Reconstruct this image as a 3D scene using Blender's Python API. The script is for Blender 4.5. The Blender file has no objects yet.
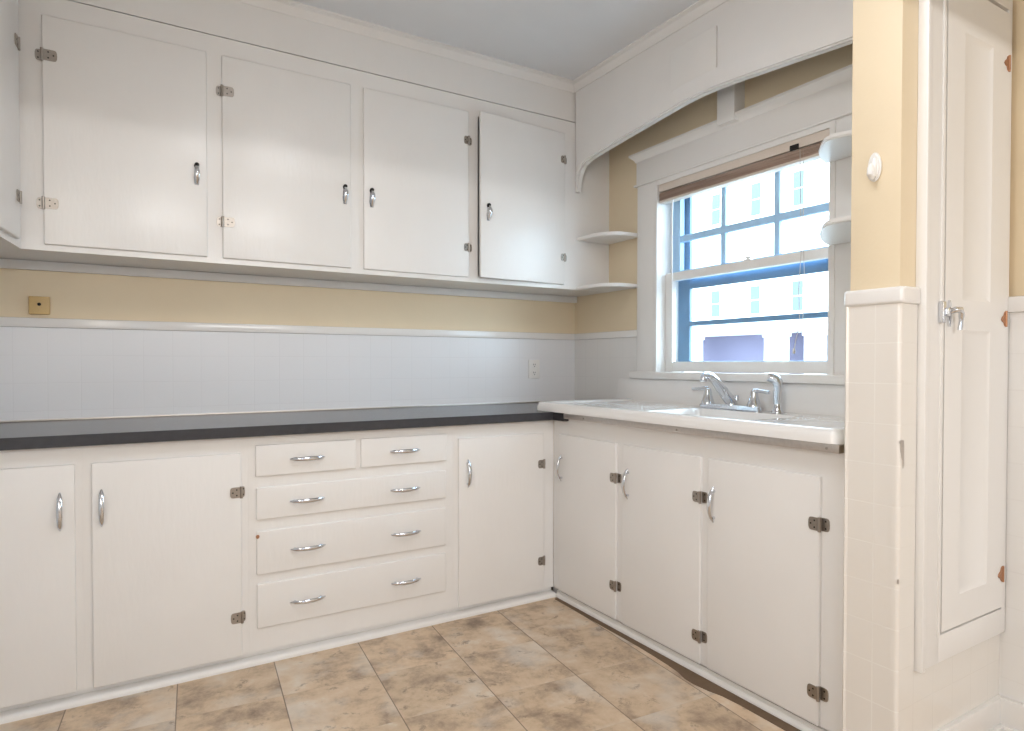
import bpy, bmesh, math, random
from mathutils import Vector, Matrix
random.seed(7)
S = bpy.context.scene
C = S.collection
PI = math.pi

# ------------------------------------------------------------------ materials
def newmat(name):
    m = bpy.data.materials.new(name); m.use_nodes = True
    nt = m.node_tree
    return m, nt, nt.nodes['Principled BSDF']

def link(nt, a, b): nt.links.new(a, b)

def paint(name, col, rough=.3, var=.03, bump=.06, scale=6., bscale=60., stretch=(1, 1, .25), coat=0., spec=.5):
    """painted surface: faint colour variation, brushed bump"""
    m, nt, b = newmat(name)
    tc = nt.nodes.new('ShaderNodeTexCoord')
    n = nt.nodes.new('ShaderNodeTexNoise'); n.inputs['Scale'].default_value = scale; n.inputs['Detail'].default_value = 4
    link(nt, tc.outputs['Object'], n.inputs['Vector'])
    r = nt.nodes.new('ShaderNodeMix'); r.data_type = 'RGBA'
    r.inputs['A'].default_value = (*[c * (1 - var) for c in col], 1)
    r.inputs['B'].default_value = (*[min(1, c * (1 + var)) for c in col], 1)
    link(nt, n.outputs['Fac'], r.inputs['Factor'])
    link(nt, r.outputs['Result'], b.inputs['Base Color'])
    mp = nt.nodes.new('ShaderNodeMapping'); mp.inputs['Scale'].default_value = stretch
    link(nt, tc.outputs['Object'], mp.inputs['Vector'])
    n2 = nt.nodes.new('ShaderNodeTexNoise'); n2.inputs['Scale'].default_value = bscale; n2.inputs['Detail'].default_value = 3
    link(nt, mp.outputs['Vector'], n2.inputs['Vector'])
    bp = nt.nodes.new('ShaderNodeBump'); bp.inputs['Strength'].default_value = bump; bp.inputs['Distance'].default_value = .004
    link(nt, n2.outputs['Fac'], bp.inputs['Height'])
    link(nt, bp.outputs['Normal'], b.inputs['Normal'])
    b.inputs['Roughness'].default_value = rough
    b.inputs['Coat Weight'].default_value = coat; b.inputs['Coat Roughness'].default_value = max(.06, rough * .62)
    b.inputs['Specular IOR Level'].default_value = spec
    return m

def metal(name, col, rough=.15, var=.15):
    m, nt, b = newmat(name)
    tc = nt.nodes.new('ShaderNodeTexCoord')
    n = nt.nodes.new('ShaderNodeTexNoise'); n.inputs['Scale'].default_value = 90; n.inputs['Detail'].default_value = 3
    link(nt, tc.outputs['Object'], n.inputs['Vector'])
    mr = nt.nodes.new('ShaderNodeMapRange'); mr.inputs['To Min'].default_value = rough * (1 - var); mr.inputs['To Max'].default_value = rough * (1 + 2 * var)
    link(nt, n.outputs['Fac'], mr.inputs['Value']); link(nt, mr.outputs['Result'], b.inputs['Roughness'])
    r = nt.nodes.new('ShaderNodeMix'); r.data_type = 'RGBA'
    r.inputs['A'].default_value = (*[c * (1 - var) for c in col], 1); r.inputs['B'].default_value = (*[min(1, c * (1 + var * .4)) for c in col], 1)
    link(nt, n.outputs['Fac'], r.inputs['Factor']); link(nt, r.outputs['Result'], b.inputs['Base Color'])
    b.inputs['Metallic'].default_value = 1
    return m

def tiles(name, col, grout, ax_u, size, ou, oz, rough=.12, wid=.0022, strength=.5):
    """square glazed wall tile: u axis 0=x 1=y, v = z; object coords are world coords"""
    m, nt, b = newmat(name)
    tc = nt.nodes.new('ShaderNodeTexCoord')
    sp = nt.nodes.new('ShaderNodeSeparateXYZ'); link(nt, tc.outputs['Object'], sp.inputs[0])
    def edge(sock, off):
        a = nt.nodes.new('ShaderNodeMath'); a.operation = 'SUBTRACT'; link(nt, sock, a.inputs[0]); a.inputs[1].default_value = off
        p = nt.nodes.new('ShaderNodeMath'); p.operation = 'PINGPONG'; link(nt, a.outputs[0], p.inputs[0]); p.inputs[1].default_value = size / 2
        return p.outputs[0]
    e1 = edge(sp.outputs[ax_u], ou); e2 = edge(sp.outputs[2], oz)
    mn = nt.nodes.new('ShaderNodeMath'); mn.operation = 'MINIMUM'; link(nt, e1, mn.inputs[0]); link(nt, e2, mn.inputs[1])
    mr = nt.nodes.new('ShaderNodeMapRange'); mr.interpolation_type = 'SMOOTHSTEP'
    mr.inputs['From Min'].default_value = wid * .3; mr.inputs['From Max'].default_value = wid
    link(nt, mn.outputs[0], mr.inputs['Value'])
    nz = nt.nodes.new('ShaderNodeTexNoise'); nz.inputs['Scale'].default_value = 3.5; link(nt, tc.outputs['Object'], nz.inputs['Vector'])
    # grout lines partly filled with paint: only here and there visible
    ms = nt.nodes.new('ShaderNodeMapRange'); ms.inputs['From Min'].default_value = .35; ms.inputs['From Max'].default_value = .65
    ms.inputs['To Min'].default_value = 1 - strength * .35; ms.inputs['To Max'].default_value = 1 - strength
    link(nt, nz.outputs['Fac'], ms.inputs['Value'])
    mx = nt.nodes.new('ShaderNodeMath'); mx.operation = 'MAXIMUM'; link(nt, mr.outputs['Result'], mx.inputs[0]); link(nt, ms.outputs['Result'], mx.inputs[1])
    mix = nt.nodes.new('ShaderNodeMix'); mix.data_type = 'RGBA'
    mix.inputs['A'].default_value = (*grout, 1); mix.inputs['B'].default_value = (*col, 1)
    link(nt, mx.outputs[0], mix.inputs['Factor']); link(nt, mix.outputs['Result'], b.inputs['Base Color'])
    bp = nt.nodes.new('ShaderNodeBump'); bp.inputs['Strength'].default_value = .18; bp.inputs['Distance'].default_value = .0012
    link(nt, mr.outputs['Result'], bp.inputs['Height']); link(nt, bp.outputs['Normal'], b.inputs['Normal'])
    b.inputs['Roughness'].default_value = rough
    return m

def floor_mat():
    m, nt, b = newmat('stone_vinyl_tile')
    A = math.radians(4.6); W = .3285
    tc = nt.nodes.new('ShaderNodeTexCoord')
    mp = nt.nodes.new('ShaderNodeMapping'); mp.inputs['Rotation'].default_value = (0, 0, A)
    link(nt, tc.outputs['Object'], mp.inputs['Vector'])
    mo = nt.nodes.new('ShaderNodeVectorMath'); mo.operation = 'SUBTRACT'; link(nt, mp.outputs[0], mo.inputs[0]); mo.inputs[1].default_value = (-.059, 1.985, 0)
    sp = nt.nodes.new('ShaderNodeSeparateXYZ'); link(nt, mo.outputs[0], sp.inputs[0])
    def m2(op, a, bv):
        n = nt.nodes.new('ShaderNodeMath'); n.operation = op
        for i, v in enumerate((a, bv)):
            if v is None: continue
            if isinstance(v, (int, float)): n.inputs[i].default_value = v
            else: link(nt, v, n.inputs[i])
        return n.outputs[0]
    u, v = sp.outputs[0], sp.outputs[1]
    fu = m2('FLOOR', m2('DIVIDE', u, W), None); fv = m2('FLOOR', m2('DIVIDE', v, W), None)
    cell = nt.nodes.new('ShaderNodeCombineXYZ'); link(nt, fu, cell.inputs[0]); link(nt, fv, cell.inputs[1])
    wn = nt.nodes.new('ShaderNodeTexWhiteNoise'); wn.noise_dimensions = '3D'; link(nt, cell.outputs[0], wn.inputs['Vector'])
    # stone pattern shifted per tile
    off = nt.nodes.new('ShaderNodeVectorMath'); off.operation = 'SCALE'; link(nt, wn.outputs['Color'], off.inputs[0]); off.inputs['Scale'].default_value = 0.35
    ad = nt.nodes.new('ShaderNodeVectorMath'); ad.operation = 'ADD'; link(nt, mp.outputs[0], ad.inputs[0]); link(nt, off.outputs[0], ad.inputs[1])
    n1 = nt.nodes.new('ShaderNodeTexNoise'); n1.inputs['Scale'].default_value = 6; n1.inputs['Detail'].default_value = 7; n1.inputs['Roughness'].default_value = .68; n1.inputs['Distortion'].default_value = .15
    link(nt, ad.outputs[0], n1.inputs['Vector'])
    cr = nt.nodes.new('ShaderNodeValToRGB'); link(nt, n1.outputs['Fac'], cr.inputs[0])
    e = cr.color_ramp.elements; e[0].position = .32; e[0].color = (.25, .18, .125, 1); e[1].position = .70; e[1].color = (.68, .59, .48, 1)
    for pos, c in ((.43, (.44, .325, .225, 1)), (.51, (.58, .435, .295, 1)), (.59, (.63, .485, .345, 1))):
        k = cr.color_ramp.elements.new(pos); k.color = c
    # greyish pale clouds
    n3 = nt.nodes.new('ShaderNodeTexNoise'); n3.inputs['Scale'].default_value = 5; n3.inputs['Detail'].default_value = 5; link(nt, ad.outputs[0], n3.inputs['Vector'])
    g = nt.nodes.new('ShaderNodeMapRange'); g.inputs['From Min'].default_value = .52; g.inputs['From Max'].default_value = .68; g.inputs['To Max'].default_value = .55; link(nt, n3.outputs['Fac'], g.inputs['Value'])
    mxg = nt.nodes.new('ShaderNodeMix'); mxg.data_type = 'RGBA'; link(nt, g.outputs[0], mxg.inputs['Factor']); link(nt, cr.outputs[0], mxg.inputs['A']); mxg.inputs['B'].default_value = (.66, .62, .56, 1)
    # thin dark veins and flecks
    n2 = nt.nodes.new('ShaderNodeTexNoise'); n2.inputs['Scale'].default_value = 15; n2.inputs['Detail'].default_value = 8; n2.inputs['Roughness'].default_value = .7; n2.inputs['Distortion'].default_value = .35
    link(nt, ad.outputs[0], n2.inputs['Vector'])
    vr = nt.nodes.new('ShaderNodeMapRange'); vr.inputs['From Min'].default_value = .31; vr.inputs['From Max'].default_value = .42; vr.inputs['To Min'].default_value = .85; vr.inputs['To Max'].default_value = 0; link(nt, n2.outputs['Fac'], vr.inputs['Value'])
    mxv = nt.nodes.new('ShaderNodeMix'); mxv.data_type = 'RGBA'; link(nt, vr.outputs[0], mxv.inputs['Factor']); link(nt, mxg.outputs['Result'], mxv.inputs['A']); mxv.inputs['B'].default_value = (.20, .145, .11, 1)
    # tile to tile tone
    tn = nt.nodes.new('ShaderNodeMapRange'); tn.inputs['To Min'].default_value = .96; tn.inputs['To Max'].default_value = 1.12; link(nt, wn.outputs['Value'], tn.inputs['Value'])
    mul = nt.nodes.new('ShaderNodeVectorMath'); mul.operation = 'SCALE'; link(nt, mxv.outputs['Result'], mul.inputs[0]); link(nt, tn.outputs[0], mul.inputs['Scale'])
    eu = m2('PINGPONG', u, W / 2); ev = m2('PINGPONG', v, W / 2)
    def ln(s, w, k):
        r = nt.nodes.new('ShaderNodeMapRange'); r.interpolation_type = 'SMOOTHSTEP'; r.inputs['From Min'].default_value = w * .4; r.inputs['From Max'].default_value = w
        r.inputs['To Min'].default_value = k; r.inputs['To Max'].default_value = 0; link(nt, s, r.inputs['Value']); return r.outputs[0]
    j = m2('MAXIMUM', ln(eu, .0026, .8), ln(ev, .0020, .10))
    mj = nt.nodes.new('ShaderNodeMix'); mj.data_type = 'RGBA'; link(nt, j, mj.inputs['Factor']); link(nt, mul.outputs[0], mj.inputs['A']); mj.inputs['B'].default_value = (.13, .09, .065, 1)
    link(nt, mj.outputs['Result'], b.inputs['Base Color'])
    b.inputs['Roughness'].default_value = .38
    bp = nt.nodes.new('ShaderNodeBump'); bp.inputs['Strength'].default_value = .12; bp.inputs['Distance'].default_value = .002
    h = m2('SUBTRACT', n2.outputs['Fac'], j); link(nt, h, bp.inputs['Height']); link(nt, bp.outputs['Normal'], b.inputs['Normal'])
    return m

def stripes_mat(name, cols, axis, period, rough=.5):
    m, nt, b = newmat(name)
    tc = nt.nodes.new('ShaderNodeTexCoord')
    n = nt.nodes.new('ShaderNodeTexNoise'); n.inputs['Scale'].default_value = 14; n.inputs['Detail'].default_value = 5
    mp = nt.nodes.new('ShaderNodeMapping'); sc = [6, 6, 6]; sc[axis] = .25; mp.inputs['Scale'].default_value = sc
    link(nt, tc.outputs['Object'], mp.inputs['Vector']); link(nt, mp.outputs[0], n.inputs['Vector'])
    cr = nt.nodes.new('ShaderNodeValToRGB'); cr.color_ramp.elements[0].color = (*cols[0], 1); cr.color_ramp.elements[1].color = (*cols[1], 1)
    cr.color_ramp.elements[0].position = .35; cr.color_ramp.elements[1].position = .65
    link(nt, n.outputs['Fac'], cr.inputs[0]); link(nt, cr.outputs[0], b.inputs['Base Color']); b.inputs['Roughness'].default_value = rough
    return m

M = {}
M['white'] = paint('white_gloss_paint', (.82, .80, .78), .32, .025, .16, coat=.22)
M['trim'] = paint('white_trim_paint', (.82, .80, .775), .38, .02, .05)
M['ceiling'] = paint('ceiling_paint', (.76, .765, .78), .7, .03, .05, stretch=(1, 1, 1))
M['yellow'] = paint('yellow_wall_paint', (.765, .64, .455), .55, .03, .08, stretch=(1, 1, 1), bscale=120)
M['tileA'] = tiles('white_tile_back', (.80, .80, .815), (.60, .59, .60), 0, .1135, .403, 1.294 - .1135, strength=.16, rough=.28)
M['tileB'] = tiles('white_tile_right', (.79, .77, .745), (.58, .55, .53), 1, .1135, 2.656, 1.294 - .1135, strength=.15)
M['tileP'] = tiles('cream_tile_end', (.80, .755, .70), (.88, .85, .80), 1, .1105, .990, 1.0955, strength=.9)
M['tileR'] = tiles('cream_tile_side', (.80, .765, .715), (.68, .63, .57), 0, .1105, 1.845, 1.0955, strength=.16)
M['cap'] = paint('tile_cap_glaze', (.81, .785, .76), .12, .01, .0)
M['porcelain'] = paint('white_porcelain', (.84, .82, .80), .10, .01, .0, coat=.4)
M['laminate'] = paint('black_laminate', (.042, .042, .048), .22, .2, .03, scale=40, stretch=(1, 1, 1))
M['chrome'] = metal('chrome', (.74, .76, .80), .09)
M['nickel'] = metal('worn_nickel', (.41, .37, .33), .30, .25)
M['steel'] = metal('dull_steel', (.62, .57, .53), .35, .2)
M['copper'] = metal('copper_coloured_metal', (.50, .27, .16), .35, .2)
M['dark'] = paint('dark_recess', (.012, .011, .010), .8, .1, .0)
M['gap'] = paint('bare_subfloor', (.15, .095, .055), .7, .25, .2, scale=25)
M['brass'] = paint('gold_painted_plate', (.60, .41, .17), .4, .12, .04, scale=30)
M['plastic'] = paint('white_plastic', (.84, .82, .79), .3, .01, .0)
M['storm'] = paint('daylight_tinted_storm', (.15, .27, .42), .4, .08, .04)  # blue of the daylight glare is put into the frame colour
M['sash'] = paint('daylight_tinted_sash', (.42, .64, .88), .4, .03, .04)  # white woodwork with the blue sky light painted into its colour
M['slat'] = stripes_mat('wood_slat', ((.34, .23, .17), (.52, .38, .30)), 1, .01)
M['headrail'] = paint('cream_headrail', (.70, .61, .53), .45, .05, .03)
M['cord'] = paint('blind_cord', (.62, .58, .54), .8, .05, .0)
M['floor'] = floor_mat()
M['siding'] = paint('white_siding', (.86, .87, .88), .7, .03, .2, stretch=(.05, .05, 14), bscale=6)
M['houseglass'] = paint('far_window_glass', (.055, .085, .092), .4, .05, 0)
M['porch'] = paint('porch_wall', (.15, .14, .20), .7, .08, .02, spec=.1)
M['roof'] = paint('roof_shingle', (.30, .30, .33), .8, .2, .3, scale=3)
M['street'] = paint('street_ground', (.42, .43, .42), .9, .15, .1, scale=.6, bscale=10)

def glass_mat():
    m, nt, b = newmat('window_glass')
    nt.nodes.remove(b)
    out = nt.nodes['Material Output']
    t = nt.nodes.new('ShaderNodeBsdfTransparent'); t.inputs[0].default_value = (.97, .985, .99, 1)
    g = nt.nodes.new('ShaderNodeBsdfGlossy'); g.inputs['Roughness'].default_value = .02
    lw = nt.nodes.new('ShaderNodeLayerWeight'); lw.inputs['Blend'].default_value = .5
    pw = nt.nodes.new('ShaderNodeMath'); pw.operation = 'POWER'; link(nt, lw.outputs['Facing'], pw.inputs[0]); pw.inputs[1].default_value = 4
    f = nt.nodes.new('ShaderNodeMath'); f.operation = 'MULTIPLY_ADD'; link(nt, pw.outputs[0], f.inputs[0]); f.inputs[1].default_value = .6; f.inputs[2].default_value = .02
    mx = nt.nodes.new('ShaderNodeMixShader'); link(nt, f.outputs[0], mx.inputs[0]); link(nt, t.outputs[0], mx.inputs[1]); link(nt, g.outputs[0], mx.inputs[2])
    link(nt, mx.outputs[0], out.inputs[0])
    return m
M['glass'] = glass_mat()

# ------------------------------------------------------------------ mesh helpers
class MB:
    def __init__(s): s.bm = bmesh.new()
    def add(s, verts, faces, mi=0, smooth=False):
        vs = [s.bm.verts.new(v) for v in verts]
        for f in faces:
            try:
                fc = s.bm.faces.new([vs[i] for i in f]); fc.material_index = mi; fc.smooth = smooth
            except ValueError: pass
        return vs
    def box(s, x0, x1, y0, y1, z0, z1, bev=0., seg=2, mi=0, mat=None):
        b = bmesh.new()
        v = [b.verts.new((x, y, z)) for x in (x0, x1) for y in (y0, y1) for z in (z0, z1)]
        for f in ((0, 1, 3, 2), (4, 6, 7, 5), (0, 4, 5, 1), (2, 3, 7, 6), (0, 2, 6, 4), (1, 5, 7, 3)): b.faces.new([v[i] for i in f])
        if bev > 0:
            bmesh.ops.bevel(b, geom=b.edges[:], offset=bev, segments=seg, affect='EDGES', profile=.6)
        s.merge(b, mi, mat, smooth=bev > 0)
    def merge(s, b, mi=0, mat=None, smooth=False):
        if mat is not None: bmesh.ops.transform(b, matrix=mat, verts=b.verts)
        mp = {v: s.bm.verts.new(v.co) for v in b.verts}
        for f in b.faces:
            try:
                nf = s.bm.faces.new([mp[v] for v in f.verts]); nf.material_index = mi; nf.smooth = smooth
            except ValueError: pass
        b.free()
    def prism(s, poly, axis, a0, a1, bev=0., mi=0, smooth=False, mat=None):
        """poly: 2D outline; axis 0/1/2 = extrusion along x/y/z; 2D coords are the two other axes in order"""
        b = bmesh.new()
        def P(p, a):
            if axis == 0: return (a, p[0], p[1])
            if axis == 1: return (p[0], a, p[1])
            return (p[0], p[1], a)
        lo = [b.verts.new(P(p, a0)) for p in poly]; hi = [b.verts.new(P(p, a1)) for p in poly]
        n = len(poly)
        b.faces.new(lo); b.faces.new(hi[::-1])
        for i in range(n): b.faces.new((lo[i], hi[i], hi[(i + 1) % n], lo[(i + 1) % n]))
        bmesh.ops.recalc_face_normals(b, faces=b.faces)
        if bev > 0:
            ed = [e for e in b.edges if abs(e.verts[0].co[axis] - e.verts[1].co[axis]) < 1e-6]
            bmesh.ops.bevel(b, geom=ed, offset=bev, segments=2, affect='EDGES')
        s.merge(b, mi, mat, smooth)
    def loft(s, rings, cap=True, mi=0, smooth=True):
        n = len(rings[0])
        vs = [s.bm.verts.new(p) for r in rings for p in r]
        for k in range(len(rings) - 1):
            for i in range(n):
                f = s.bm.faces.new((vs[k * n + i], vs[k * n + (i + 1) % n], vs[(k + 1) * n + (i + 1) % n], vs[(k + 1) * n + i])); f.smooth = smooth; f.material_index = mi
        if cap:
            for k in (0, len(rings) - 1):
                f = s.bm.faces.new([vs[k * n + i] for i in range(n)]); f.material_index = mi
    def tube(s, pts, rad, n=10, mi=0, cap=True):
        pts = [Vector(p) for p in pts]
        if not isinstance(rad, (list, tuple)): rad = [rad] * len(pts)
        rings = []; up = None
        for i, p in enumerate(pts):
            t = (pts[min(i + 1, len(pts) - 1)] - pts[max(i - 1, 0)]).normalized()
            if up is None:
                up = Vector((0, 0, 1)) if abs(t.z) < .9 else Vector((1, 0, 0))
            a = t.cross(up).normalized(); bb = a.cross(t).normalized(); up = bb
            rings.append([p + (a * math.cos(2 * PI * k / n) + bb * math.sin(2 * PI * k / n)) * rad[i] for k in range(n)])
        s.loft(rings, cap, mi)
    def lathe(s, prof, c=(0, 0, 0), n=20, mi=0, mat=None):
        """prof: (r, h) list around z"""
        b = bmesh.new()
        rings = [[b.verts.new((c[0] + max(r, 1e-4) * math.cos(2 * PI * k / n), c[1] + max(r, 1e-4) * math.sin(2 * PI * k / n), c[2] + h)) for k in range(n)] for r, h in prof]
        for q in range(len(rings) - 1):
            for k in range(n): b.faces.new((rings[q][k], rings[q][(k + 1) % n], rings[q + 1][(k + 1) % n], rings[q + 1][k]))
        b.faces.new(rings[0][::-1]); b.faces.new(rings[-1])
        s.merge(b, mi, mat, True)
    def obj(s, name, mats, parent=None, auto=True, **kw):
        bmesh.ops.remove_doubles(s.bm, verts=s.bm.verts, dist=1e-6)
        bmesh.ops.recalc_face_normals(s.bm, faces=s.bm.faces)
        me = bpy.data.meshes.new(name); s.bm.to_mesh(me); s.bm.free()
        if not isinstance(mats, (list, tuple)): mats = [mats]
        for m in mats: me.materials.append(M[m] if isinstance(m, str) else m)
        try: me.set_sharp_from_angle(angle=math.radians(40))
        except Exception: pass
        o = bpy.data.objects.new(name, me); C.objects.link(o)
        if parent is not None:
            o.parent = parent
            # mesh given in world coordinates: shift it into the space of its (unparented or nested) owner
            me.transform(world(parent).inverted())
        for k, v in kw.items(): o[k] = v
        return o

def world(o):
    m = o.matrix_basis.copy()
    return world(o.parent) @ m if o.parent else m

def thing(name, label, cat, loc, group=None, rot=0):
    o = bpy.data.objects.new(name, None); C.objects.link(o)
    o.empty_display_size = .05
    o.location = loc; o.rotation_euler = (0, 0, rot)
    o['label'] = label; o['category'] = cat
    if group: o['group'] = group
    return o

def struct(name, mb, mats, parent=None):
    o = mb.obj(name, mats, parent)
    if parent is None: o['kind'] = 'structure'
    return o

def bx(*a, **k):
    m = MB(); m.box(*a, **k); return m

# ------------------------------------------------------------------ key planes (metres; camera stands at x=0, y=0)
YA = 3.229      # back wall
XB = 2.409      # window wall
XL = -0.66      # left wall
YR = -3.2       # rear of the adjoining room
ZC = 2.71       # ceiling
YU = 2.902      # upper cabinet face
YD = 2.590      # lower cabinet face frame
XS = 1.803      # sink cabinet face frame
XV = 2.163      # arched valance front
XP = 1.760      # end of the short wall right of the sink
YP0, YP1 = .930, 1.068

# ------------------------------------------------------------------ room shell
struct('floor', bx(XL - .1, 2.56, YR - .1, YA + .15, -.1, 0), 'floor')
struct('ceiling', bx(XL - .1, 2.56, YR - .1, YA + .15, ZC, ZC + .1), 'ceiling')
struct('wall_back', bx(XL - .1, 2.56, YA, YA + .15, 0, ZC), 'yellow')
struct('wall_left', bx(XL - .1, XL, YR - .1, YA, 0, ZC), 'ceiling')
struct('wall_front', bx(XL - .1, 2.56, YR - .1, YR, 0, ZC), 'ceiling')
# window wall with the opening
OY0, OY1, OZ0, OZ1 = 1.515, 2.480, 1.085, 2.085
m = MB()
m.box(XB, 2.56, YR, OY0, 0, ZC); m.box(XB, 2.56, OY1, YA, 0, ZC)
m.box(XB, 2.56, OY0, OY1, 0, OZ0); m.box(XB, 2.56, OY0, OY1, OZ1, ZC)
struct('wall_right', m, 'yellow')
struct('wall_light_blocker', bx(XL, XB, -.62, -.48, 2.16, ZC), 'ceiling')  # unseen beam added to cut the rear light off above the upper doors

# short wall to the right of the sink: painted end above, tiled below
m = MB(); m.box(1.772, XB, YP0, YP1, 0, ZC, bev=.004)
struct('wall_partition', m, 'yellow')
m = MB()
m.box(XP + .003, 1.772, YP0 + .012, YP1 - .002, 0, 1.312)
m.prism([(XP + .010, YP0 - .008)] + [(XP + .010 - .008 * math.sin(a), YP0 - .008 + .010 * (1 - math.cos(a)) + .0) for a in [PI * .5 * k / 5 for k in range(1, 6)]] + [(XP + .002, YP0 + .013), (1.772, YP0 + .013), (1.772, YP0 - .008)], 2, 0, 1.312, smooth=False)
m.prism([(XP + .002, YP1 - .004), (XP - .001, YP1 + .002), (XP + .003, YP1 + .007), (1.772, YP1 + .007), (1.772, YP1 - .004)], 2, 0, 1.312)
struct('trim_1', m, 'tileP')
m = MB()
m.box(1.772, 1.846, YP0 - .008, YP0, 0, 1.312)
m.box(1.846, 2.362, YP0 - .006, YP0, .085, .36)
struct('trim_2', m, 'tileR')
# rounded cap course on top of the tile
capP = MB()
capP.box(XP - .004, 1.80, YP0 - .016, YP1 + .010, 1.310, 1.356, bev=.010, seg=3)
capP.box(1.768, 1.849, YP0 - .0165, YP0 + .004, 1.3102, 1.3562, bev=.007, seg=3)
struct('trim_3', capP, 'cap')
# chips in the glaze of the corner tile
ch = MB()
ch.prism([(1.766, .945), (1.782, .944), (1.784, .880), (1.779, .868), (1.776, .890), (1.770, .900), (1.767, .915)], 1, YP0 - .0092, YP0 - .0075)
for (x, z, r) in ((1.762, .566, .004), (1.765, .94, .0025)):
    ch.prism([(x + r * math.cos(a), z + r * 1.6 * math.sin(a)) for a in [k * PI / 3 for k in range(6)]], 1, YP0 - .0092, YP0 - .0068)
struct('chipped_glaze', ch, 'steel', bpy.data.objects['trim_2'])

# right hand wall beyond the cupboard: wainscot, cap, baseboard
XR = 2.362
struct('trim_4', bx(XR, XB, YR, YP0 - .0, .085, 1.312), 'tileB')
struct('trim_5', bx(XR - .012, XB, YR, YP0 - .0, 1.308, 1.358, bev=.007), 'cap')
m = MB()
m.box(XR - .022, XR, YR, YP0, .0, .100, bev=.004); m.box(XR - .036, XR - .02, YR, YP0 - .02, 0, .022, bev=.006)
struct('baseboard_right', m, 'trim')
m = MB()
m.box(1.78, XR - .02, YP0 - .020, YP0, 0, .100, bev=.004); m.box(1.78, XR - .03, YP0 - .034, YP0 - .018, 0, .022, bev=.006)
struct('baseboard_partition', m, 'trim')

# back wall splash tiles + cap course, right wall same
struct('trim_6', bx(XL, XB, YA - .008, YA, .90, 1.296), 'tileA')
struct('trim_7', bx(XL, XB, YA - .018, YA, 1.294, 1.333, bev=.006), 'cap')
struct('trim_8', bx(XB - .008, XB, 2.64, YA - .008, .90, 1.296), 'tileB')
struct('trim_9', bx(XB - .018, XB, 2.64, YA - .016, 1.294, 1.333, bev=.006), 'cap')
# wooden cleat under the uppers on the back wall
struct('trim_10', bx(XL, XB, YA - .022, YA, 1.526, 1.5625, bev=.003), 'trim')
# soffit board above the uppers + small cove at the ceiling
struct('trim_11', bx(XL, XB, YU + .006, YA, 2.5025, ZC), 'white')
def cove(n=6, s=.045):
    return [(0, 0)] + [(0 + s * math.sin(a) * 1.0, -s + s * (1 - math.cos(a)) * 1.0) for a in [PI / 2 * k / n for k in range(n + 1)]][:0] + [(0, -s), (.006, -s), (.010, -s * .8), (s * .55, -s * .28), (s * .86, -.010), (s, -.008), (s, 0)]
m = MB(); m.prism([(YU + .008 - a, ZC + b) for a, b in cove()], 0, XL, XV)
struct('trim_12', m, 'white')
m = MB(); m.prism([(XV - a, ZC + b) for a, b in cove()], 1, YP1, YU + .008)
struct('trim_13', m, 'white')
# bare strip of old floor where the vinyl stops short of the sink cabinet
m = MB()
m.prism([(1.82, 2.562), (1.778, 2.545), (1.772, 2.3), (1.770, 2.056), (1.768, 1.93), (1.763, 1.843), (1.756, 1.76), (1.748, 1.70), (1.733, 1.655), (1.730, 1.61), (1.738, 1.55), (1.752, 1.50), (1.757, 1.43), (1.756, 1.25), (1.750, 1.17), (1.752, 1.07), (1.82, 1.07)], 2, 0, .0012)
struct('trim_15', m, 'gap')

# ------------------------------------------------------------------ window
win = MB()
# jamb lining
win.box(XB - .001, 2.56, OY1 - .003, OY1 + .012, 1.10, 2.09); win.box(XB - .001, 2.56, OY0 - .012, OY0 + .003, 1.10, 2.09)
win.box(XB - .001, 2.56, OY0, OY1, 2.083, 2.10)
# casings
CX = 2.379
for y0, y1 in ((2.492, 2.630), (1.365, 1.503)):
    win.box(CX, XB, y0, y1, 1.10, 2.106, bev=.003)
win.box(CX - .006, XB, 2.474, 2.500, 1.10, 2.10, bev=.005); win.box(CX - .006, XB, 1.495, 1.521, 1.10, 2.10, bev=.005)
# head board, fillet bead, crown
win.box(CX - .004, XB, 1.360, 2.634, 2.104, 2.245, bev=.002)
win.box(CX - .002, XB, 1.503, 2.492, 2.078, 2.106)
win.box(CX - .014, XB, 1.350, 2.646, 2.102, 2.114, bev=.004)
prof = [(XB, 2.235), (CX - .006, 2.235), (CX - .010, 2.246), (CX - .026, 2.262), (CX - .032, 2.266), (CX - .032, 2.277), (XB, 2.277)]
b = bmesh.new()
rings = []
for y, s in ((1.352, -1), (2.634, 1)):
    rings.append([b.verts.new((x, y + s * max(0, (CX - x)) * 1.0, z)) for x, z in prof])
n = len(prof)
b.faces.new(rings[0]); b.faces.new(rings[1][::-1])
for i in range(n): b.faces.new((rings[0][i], rings[1][i], rings[1][(i + 1) % n], rings[0][(i + 1) % n]))
win.merge(b)
w1 = struct('window_1', win, 'trim')
stool = MB(); stool.box(2.352, 2.45, 1.335, 2.665, 1.068, 1.105, bev=.006); stool.box(2.385, XB, 1.36, 2.635, 1.05, 1.07, bev=.003)
stool.obj('window_sill', 'trim', w1)
def sash(x0, x1, y0, y1, z0, z1, st, rb, rt):
    s = MB()
    s.box(x0, x1, y0, y0 + st, z0, z1, bev=.003); s.box(x0, x1, y1 - st, y1, z0, z1, bev=.003)
    s.box(x0 + .0006, x1 - .0006, y0 + st - .002, y1 - st + .002, z0 + .0005, z0 + rb, bev=.003); s.box(x0 + .0006, x1 - .0006, y0 + st - .002, y1 - st + .002, z1 - rt, z1 - .0005, bev=.003)
    return s
ls = sash(2.440, 2.474, 1.518, 2.477, 1.106, 1.622, .046, .052, .042).obj('lower_sash', 'trim', w1)
bx(2.455, 2.459, 1.56, 2.435, 1.155, 1.585).obj('window_pane', 'glass', ls)
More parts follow.
